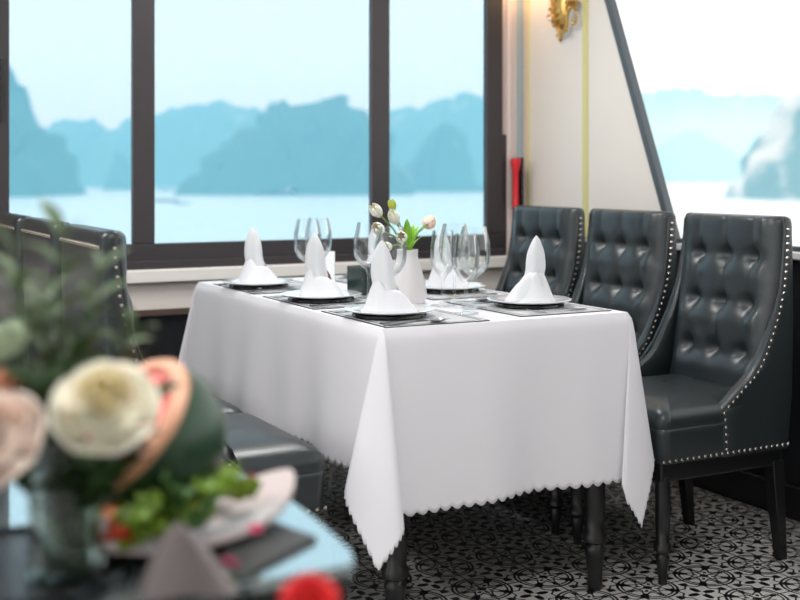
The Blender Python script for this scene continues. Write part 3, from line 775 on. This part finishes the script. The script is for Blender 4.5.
p4 = [at_z(*q, FZ+.001) for q in ((218, 546), (266, 522), (317, 540), (240, 581))]
co = MB(); co.loops([[(p.x, p.y, FZ+.0005) for p in p4], [(p.x, p.y, FZ+.005) for p in p4]], cap0=True, cap1=True)
co = co.build('coaster', M_coast, smooth=False, bevel=.001); tag(co, 'charcoal grey mat lying on the glass table top', 'mat')

# boat shaped platter
pc = Vector((-.925, -1.315, FZ+.002)); pl = MB(); L_ = []
M_plat = pmat('platter_white', (.66, .57, .56), .25, coat=.3)
def plat_pt(a, k, dz=0):
    c, s = math.cos(a), math.sin(a)
    ex_ = .155*c; ey_ = .082*s*abs(s)**.25
    rise = (.010+.030*abs(c)**3)*k**2.4 + .006*k
    return (ex_*k, ey_*k, rise+dz)
n = 56; ks = [.02, .3, .5, .62, .75, .88, .96, 1.0]
for k in ks: L_.append([plat_pt(2*PI*i/n, k, .003) for i in range(n)])
for k in (1.0, .96, .85, .7, .55, .5, .3, .02): L_.append([tuple(Vector(plat_pt(2*PI*i/n, k, -.004))*1.0) for i in range(n)])
L_ = [[(x, y, max(.0, z_)) for x, y, z_ in l] for l in L_]
po = pl.loops(L_).build('serving_platter', M_plat); po.location = pc; po.rotation_euler = (0, 0, .22); tag(po, 'white boat shaped platter with upturned tip holding greens', 'platter')

# carved watermelon
M_rind = pmat('melon_rind', (.020, .055, .028), .3, var=.5, varscale=20); M_flesh = pmat('melon_flesh', (.80, .06, .04), .5, var=.25, varscale=60); M_rim = pmat('melon_rim', (.82, .42, .26), .5, var=.2, varscale=25)
mc = at_s(146, 440, 1.27); R = .088
wm = empty('watermelon', tuple(mc)); tag(wm, 'cut watermelon with dark rind and red flesh on the platter', 'watermelon')
nrm = (RT*-.50+FW*-.42+Vector((0, 0, .55))).normalized(); q = nrm.to_track_quat('Z', 'Y').to_matrix().to_4x4()
hc = .026
prof = [(R*math.sin(t), -R*math.cos(t)) for t in [PI*i/28 for i in range(1, 29)] if -R*math.cos(t) < hc]
re = math.sqrt(R*R-hc*hc)
MB().lathe([(.0005, -R)]+prof+[(re, hc)], 40, q, cap=False).build('rind', M_rind, wm)
MB().lathe([(re, hc-.003), (re+.001, hc+.003), (re-.004, hc+.010), (re-.014, hc+.010), (re-.017, hc+.001), (re-.014, hc-.004)], 40, q, cap=False).build('rim', M_rim, wm)
L_ = []
for k in (1, .85, .7, .5, .3, .02): L_.append([((re-.014)*k*math.cos(a), (re-.014)*k*math.sin(a), hc+.002+.012*(1-k*k)+.003*math.sin(7*a+k*9)) for a in [2*PI*i/40 for i in range(40)]])
MB().loops(L_, q).build('flesh', M_flesh, wm)
wm.location = (mc.x, mc.y, FZ+.014+R)

# lettuce
M_let = pmat('lettuce', (.15, .28, .012), .45, var=.45, varscale=25, sss=.1)
M_let2 = pmat('dark_herb', (.05, .13, .02), .5, var=.4, varscale=25)
def ruffle(name, c, r, az, tilt, mat, seed):
    L_ = []; n = 26
    for k in (.02, .25, .5, .75, .9, 1.0):
        row = []
        for i in range(n):
            a = 2*PI*i/n
            w_ = math.sin(a*7+seed)*.22*k**3 + math.sin(a*11+seed*2)*.10*k**3
            row.append((r*k*math.cos(a)*(1+.12*math.sin(5*a+seed)), r*.75*k*math.sin(a), r*(.45*k*k+w_)))
        L_.append(row)
    o = MB().loops(L_).build(name, mat); o.location = c; o.rotation_euler = (tilt, 0, az)
    m = o.modifiers.new('s', 'SOLIDIFY'); m.thickness = .0012
    return o
lp = [(128, 512, 1.20), (150, 500, 1.20), (170, 520, 1.19), (145, 530, 1.17), (190, 505, 1.21), (212, 512, 1.20), (232, 496, 1.24), (246, 492, 1.28), (205, 492, 1.22), (172, 492, 1.19), (120, 492, 1.20), (222, 478, 1.30), (160, 540, 1.16), (185, 532, 1.18), (140, 545, 1.15), (198, 524, 1.19), (122, 535, 1.16), (165, 508, 1.18), (215, 500, 1.22), (150, 515, 1.16)]
for i, (px, py, s) in enumerate(lp):
    c_ = at_s(px, py, s); c_.z = max(c_.z, FZ+.022)
    o = ruffle('lettuce_leaf', c_, rnd.uniform(.020, .028), rnd.uniform(0, 6.28), rnd.uniform(.2, 1.0), M_let if i % 4 != 1 else M_let2, i*1.7)
    tag(o, 'ruffled bright green lettuce leaf heaped around the watermelon' if i % 4 != 1 else 'ruffled dark green leaf heaped around the watermelon', 'lettuce', 'lettuce leaves on the platter' if i % 4 != 1 else 'dark leaves on the platter')
M_tom = pmat('tomato_red', (.55, .04, .01), .3, sss=.1); M_car = pmat('carrot_orange', (.75, .20, .03), .4)
def wedge(name, px, py, s, r, mat, lab, cat, rot):
    c_ = at_s(px, py, s); c_.z = max(c_.z, FZ+.024)
    L_ = []
    for i in range(13):
        t = PI*i/12; L_.append([(r*math.cos(t), r*.45*math.sin(t)*math.cos(u), r*math.sin(t)*(.6+.4*math.sin(u))) for u in [2*PI*k/14 for k in range(14)]])
    o = MB().loops(L_).build(name, mat); o.location = c_; o.rotation_euler = rot; tag(o, lab, cat); return o
wedge('tomato_wedge', 118, 552, 1.15, .022, M_tom, 'red tomato wedge at the lower left of the platter', 'tomato', (0, .3, .3))
wedge('carrot_slice', 104, 520, 1.19, .022, M_car, 'orange carrot slice left of the lettuce', 'carrot', (1.2, 0, 1.5))
wedge('tomato_wedge', 70, 482, 1.20, .010, M_tom, 'tiny red tomato piece behind the glass vase', 'tomato', (0, 0, 1)) if False else None
M_pk = pmat('pink_petal', (.62, .05, .16), .5)
for i, (px, py, s) in enumerate([(255, 531, 1.16), (229, 565, 1.10), (249, 481, 1.27)]):
    c_ = at_s(px, py, s); c_.z = max(FZ+.008, c_.z)
    o = ruffle('pink_petal', c_, .008, i*2, .4, M_pk, i*3); tag(o, ['pink petal on the front rim of the platter', 'pink petal on the glass table top beside the grey napkin', 'pink petal between lettuce and the platter tip'][i], 'petal', 'pink petals')

# grey folded napkin in front
M_gn = pmat('grey_cloth', (.20, .17, .17), .7)
c0 = at_z(198, 600, FZ+.001); L_ = []
for i in range(11):
    t = i/10
    r_ = .040*(1-t)**.7+.0005
    L_.append([((r_*1.15)*math.cos(a)-.010*t, r_*.55*math.sin(a)*(1+.5*math.cos(3*a+1)), 0.064*t) for a in [2*PI*k/24 for k in range(24)]])
o = MB().loops(L_, cap0=True).build('grey_napkin', M_gn); o.location = (c0.x, c0.y+.03, FZ+.0005); o.rotation_euler = (0, 0, -.5); tag(o, 'grey cloth napkin folded into a cone at bottom left', 'napkin')

# ------------------------------------------------------------------ flower vase with bouquet
vc = at_s(66, 560, 1.13); vc.z = FZ+.0005
GV = glassmat('vase_glass', (.80, .86, .84), .04, fr=.5)
tr = MB().lathe([(.001, 0), (.114, 0), (.118, .004), (.118, .010), (.114, .010), (.112, .005), (.001, .005)], 48, cap=False).build('dark_disc', M_black)  # added black disc, in place of a dark reflection in the table top
tp = at_s(14, 560, 1.15); tr.location = (tp.x, tp.y, FZ+.0005); tag(tr, 'round black tray added to darken the mirror top under the glass flower vase', 'disc')
vc.z = FZ+.006
va2 = MB().lathe([(.001, 0), (.036, 0), (.038, .004), (.034, .05), (.037, .10), (.042, .135), (.040, .135), (.035, .10), (.032, .05), (.034, .008), (.001, .006)], 36, cap=False).build('glass_vase', GV)
va2.location = vc; tag(va2, 'clear glass vase holding the bouquet at the lower left', 'vase')
wa = MB().lathe([(.001, .0065), (.031, .009), (.0315, .05), (.0335, .088), (.001, .088)], 30, cap=False).build('water', glassmat('vase_water', (.55, .60, .50), .06))
wa.location = vc; tag(wa, 'greenish water standing in the clear glass vase', 'water')
M_cream = pmat('rose_cream', (.86, .80, .66), .55, sss=.2); M_blush = pmat('rose_blush', (.82, .66, .58), .55, sss=.2); M_pale = pmat('pale_green_bloom', (.55, .64, .46), .55)
M_dgreen = pmat('dark_foliage', (.03, .075, .018), .5, var=.5, varscale=20); M_sage = pmat('sage_foliage', (.13, .19, .10), .6, var=.3, varscale=20)
M_rred = pmat('rose_red', (.75, .01, .015), .5)
M_yel = pmat('rose_heart', (.84, .74, .46), .55)
def rose(px, py, s, r, mat, lab, base=None, axis=None, group='blooms of the foreground bouquet', heart=None, name='rose', cat='flower'):
    hd = at_s(px, py, s); base = base or Vector((vc.x+rnd.uniform(-.012, .012), vc.y+rnd.uniform(-.012, .012), vc.z+.02))
    root = empty(name, tuple(base)); tag(root, lab, cat, group)
    h = hd-base; mid = Vector((h.x*.15, h.y*.15, h.z*.5))
    MB().tube([(0, 0, 0), mid*.5, mid, mid.lerp(h, .6), h], .0026, 6).build('stem', M_dgreen, root)
    ax = (axis or (h.normalized()*.6 - FW*.7+Vector((0, 0, .3)))).normalized(); q = Matrix.Translation(h) @ ax.to_track_quat('Z', 'Y').to_matrix().to_4x4()
    mb = MB(); core = MB()
    rr = random.Random(int(px*7+py))
    lay = [(.22, 3, .95), (.40, 4, .85), (.58, 5, .72), (.78, 6, .55), (1.0, 7, .32)]
    for li, (k, npet, hh) in enumerate(lay):
        for p in range(npet):
            a0 = 2*PI*p/npet+li*.7+rr.uniform(-.1, .1); L_ = []; spn = 1.25*PI/npet
            for i in range(8):
                t = i/7; rad = r*k*(.25+.75*math.sin(t*PI/2))*(1+.10*(t > .9)); zz = r*(-.35*k+(hh+.25*k)*t-.12*(k > .7)*t*t)
                L_.append([(rad*math.cos(a0+spn*u*(.5+.5*t)), rad*math.sin(a0+spn*u*(.5+.5*t)), zz-r*.12*u*u*t) for u in (-1, -.6, -.2, .2, .6, 1)])
            (core if li < 2 and heart else mb).loops(L_, q, closed=False)
    mb.loops([[(r*k*math.cos(a), r*k*math.sin(a), r*z_) for a in [2*PI*i/16 for i in range(16)]] for k, z_ in ((.05, -.42), (.45, -.34), (.62, -.05), (.45, .15), (.02, .2))], q)
    o = mb.build('petals', mat, root); m = o.modifiers.new('s', 'SOLIDIFY'); m.thickness = .001
    if heart:
        o = core.build('petals', heart, root); m = o.modifiers.new('s', 'SOLIDIFY'); m.thickness = .001; o['label'] = 'yellowish inner petals'
    return root
rose(105, 408, 1.08, .046, M_cream, 'large cream rose in the middle of the foreground bouquet', heart=M_yel)
rose(-8, 440, 1.06, .046, M_blush, 'large blush pink rose at the left edge below the orange bloom')
rose(5, 342, 1.12, .020, M_pale, 'small round pale green bloom at the left edge', group='blooms of the foreground bouquet')
rose(2, 384, 1.10, .016, M_rim, 'small orange bloom at the left edge above blush rose')
rose(70, 482, 1.12, .009, M_rim, 'tiny orange bud below the cream rose')
# foliage sprays
def spray(px0, py0, px1, py1, s, mat, lab, group, nleaf, ll, lw, seed, bare=.25):
    r_ = random.Random(seed)
    root = empty('foliage_sprig', (vc.x, vc.y, vc.z+.03)); tag(root, lab, 'foliage', group)
    o0 = Vector(root.location); b0 = at_s(px0, py0, s)-o0; b1 = at_s(px1, py1, s)-o0
    pts = [Vector((0, 0, 0)), Vector((b0.x*.2, b0.y*.2, b0.z*.6)), b0, b0.lerp(b1, .5)+Vector((.004, .004, 0)), b1]
    MB().tube(pts, [.0028, .0026, .0022, .0018, .001], 6).build('stem', mat, root)
    mb = MB()
    for i in range(nleaf):
        t = bare+(1-bare)*i/(nleaf-1); seg_ = min(len(pts)-2, int(t*(len(pts)-1))); u = t*(len(pts)-1)-seg_
        p = pts[seg_].lerp(pts[seg_+1], u)
        d = (b1-b0).normalized()
        side = RT*(1 if i % 2 else -1)*r_.uniform(.5, 1.1) + FW*r_.uniform(-.7, .7) + d*r_.uniform(.4, 1.0)
        leaf(mb, p, p+side.normalized()*ll*r_.uniform(.7, 1.2), lw*r_.uniform(.7, 1.1), .004, 6, r_.uniform(-.8, .8))
    mb.build('leaves', mat, root)
sg = 'sage green sprigs of the bouquet'; dg_ = 'dark green sprigs of the bouquet'
for i, a in enumerate([(55, 400, 62, 235), (30, 400, 12, 250), (75, 390, 98, 268), (45, 380, 40, 300), (90, 400, 135, 330)]):
    spray(*a, 1.12+.015*i, M_sage, ['tall sage green sprig rising over the chair backs', 'sage green sprig rising at the far left', 'sage green sprig leaning right of the tall one', 'short sage green sprig in the bouquet middle', 'sage green sprig drooping right above the cream rose'][i], sg, 15, .042, .0085, i+10, .35)
for i, a in enumerate([(50, 460, 40, 385), (70, 460, 75, 340), (20, 470, 15, 395), (95, 470, 150, 400), (60, 500, 30, 450), (90, 500, 125, 450), (60, 480, 60, 420), (30, 500, 45, 470), (80, 510, 100, 470), (55, 520, 70, 480)]):
    spray(*a, 1.10+.02*(i % 4), M_dgreen, 'dark green leafy sprig filling the bouquet under the roses', dg_, 16, .046, .013, i+30, .3)
# small stool with red flower at the very bottom
sx = at_s(308, 640, .96)
M_stool = M_wood
st = empty('pedestal_stand', (sx.x, sx.y, 0)); tag(st, 'slim dark pedestal stand just in front of the glass table', 'stand')
MB().lathe([(.001, .70), (.07, .70), (.075, .693), (.075, .682), (.001, .682)], 32, cap=False).build('stand_top', M_wood, st)
MB().lathe([(.016, .682), (.012, .60), (.012, .10), (.02, .03)], 16).build('pole', M_wood, st)
MB().lathe([(.001, .03), (.05, .028), (.12, .012), (.13, 0), (.001, 0)], 32, cap=False).build('foot', M_wood, st)
bv = MB().lathe([(.001, 0), (.020, 0), (.022, .01), (.020, .035), (.010, .055), (.011, .065), (.008, .064), (.007, .05), (.016, .03), (.001, .006)], 24, cap=False).build('bud_vase', M_black)
bv.location = (sx.x, sx.y, .7005); tag(bv, 'little black bud vase holding the red flower', 'vase')
rose(309, 598, .965, .022, M_rred, 'bright red flower at the bottom below the glass table corner', base=Vector((sx.x, sx.y, .709)), axis=Vector((0, 0, 1))-FW*.5, group='red flower')

# ------------------------------------------------------------------ light
w = bpy.data.worlds.new('bright_overcast_sky'); sc.world = w; w.use_nodes = True; N = w.node_tree.nodes; L = w.node_tree.links
bg = N['Background']; tc = N.new('ShaderNodeTexCoord'); nz = N.new('ShaderNodeTexNoise'); nz.inputs['Scale'].default_value = 1.6; nz.inputs['Detail'].default_value = 4
mp = N.new('ShaderNodeMapping'); mp.inputs['Scale'].default_value = (1, 1, 3); L.new(tc.outputs['Generated'], mp.inputs[0]); L.new(mp.outputs[0], nz.inputs['Vector'])
mx = N.new('ShaderNodeMix'); mx.data_type = 'RGBA'; mx.inputs[6].default_value = (.97, .985, 1.0, 1); mx.inputs[7].default_value = (1.0, 1.0, .99, 1)
L.new(nz.outputs['Fac'], mx.inputs[0]); L.new(mx.outputs[2], bg.inputs[0]); bg.inputs[1].default_value = 1.55

cd_ = bpy.data.cameras.new('camera'); cam = bpy.data.objects.new('camera', cd_); col.objects.link(cam); sc.camera = cam
cam.location = CAM; cam.rotation_euler = (PI/2, 0, math.atan2(-FW.x, FW.y))
cd_.sensor_width = 36; cd_.lens = 36*FPX/800; cd_.shift_y = -(300-HZ)/800; cd_.clip_end = 8000; cd_.clip_start = .05
cd_.dof.use_dof = True; cd_.dof.focus_distance = 3.15; cd_.dof.aperture_fstop = 2.5
vs_ = sc.view_settings; vs_.view_transform = 'Standard'; vs_.look = 'None'; vs_.gamma = 1; vs_.use_curve_mapping = False; vs_.exposure = 0.0
cy_ = sc.cycles
cy_.use_denoising = True; cy_.max_bounces = 10; cy_.diffuse_bounces = 4; cy_.transparent_max_bounces = 24; cy_.volume_bounces = 3; cy_.caustics_reflective = False; cy_.caustics_refractive = False
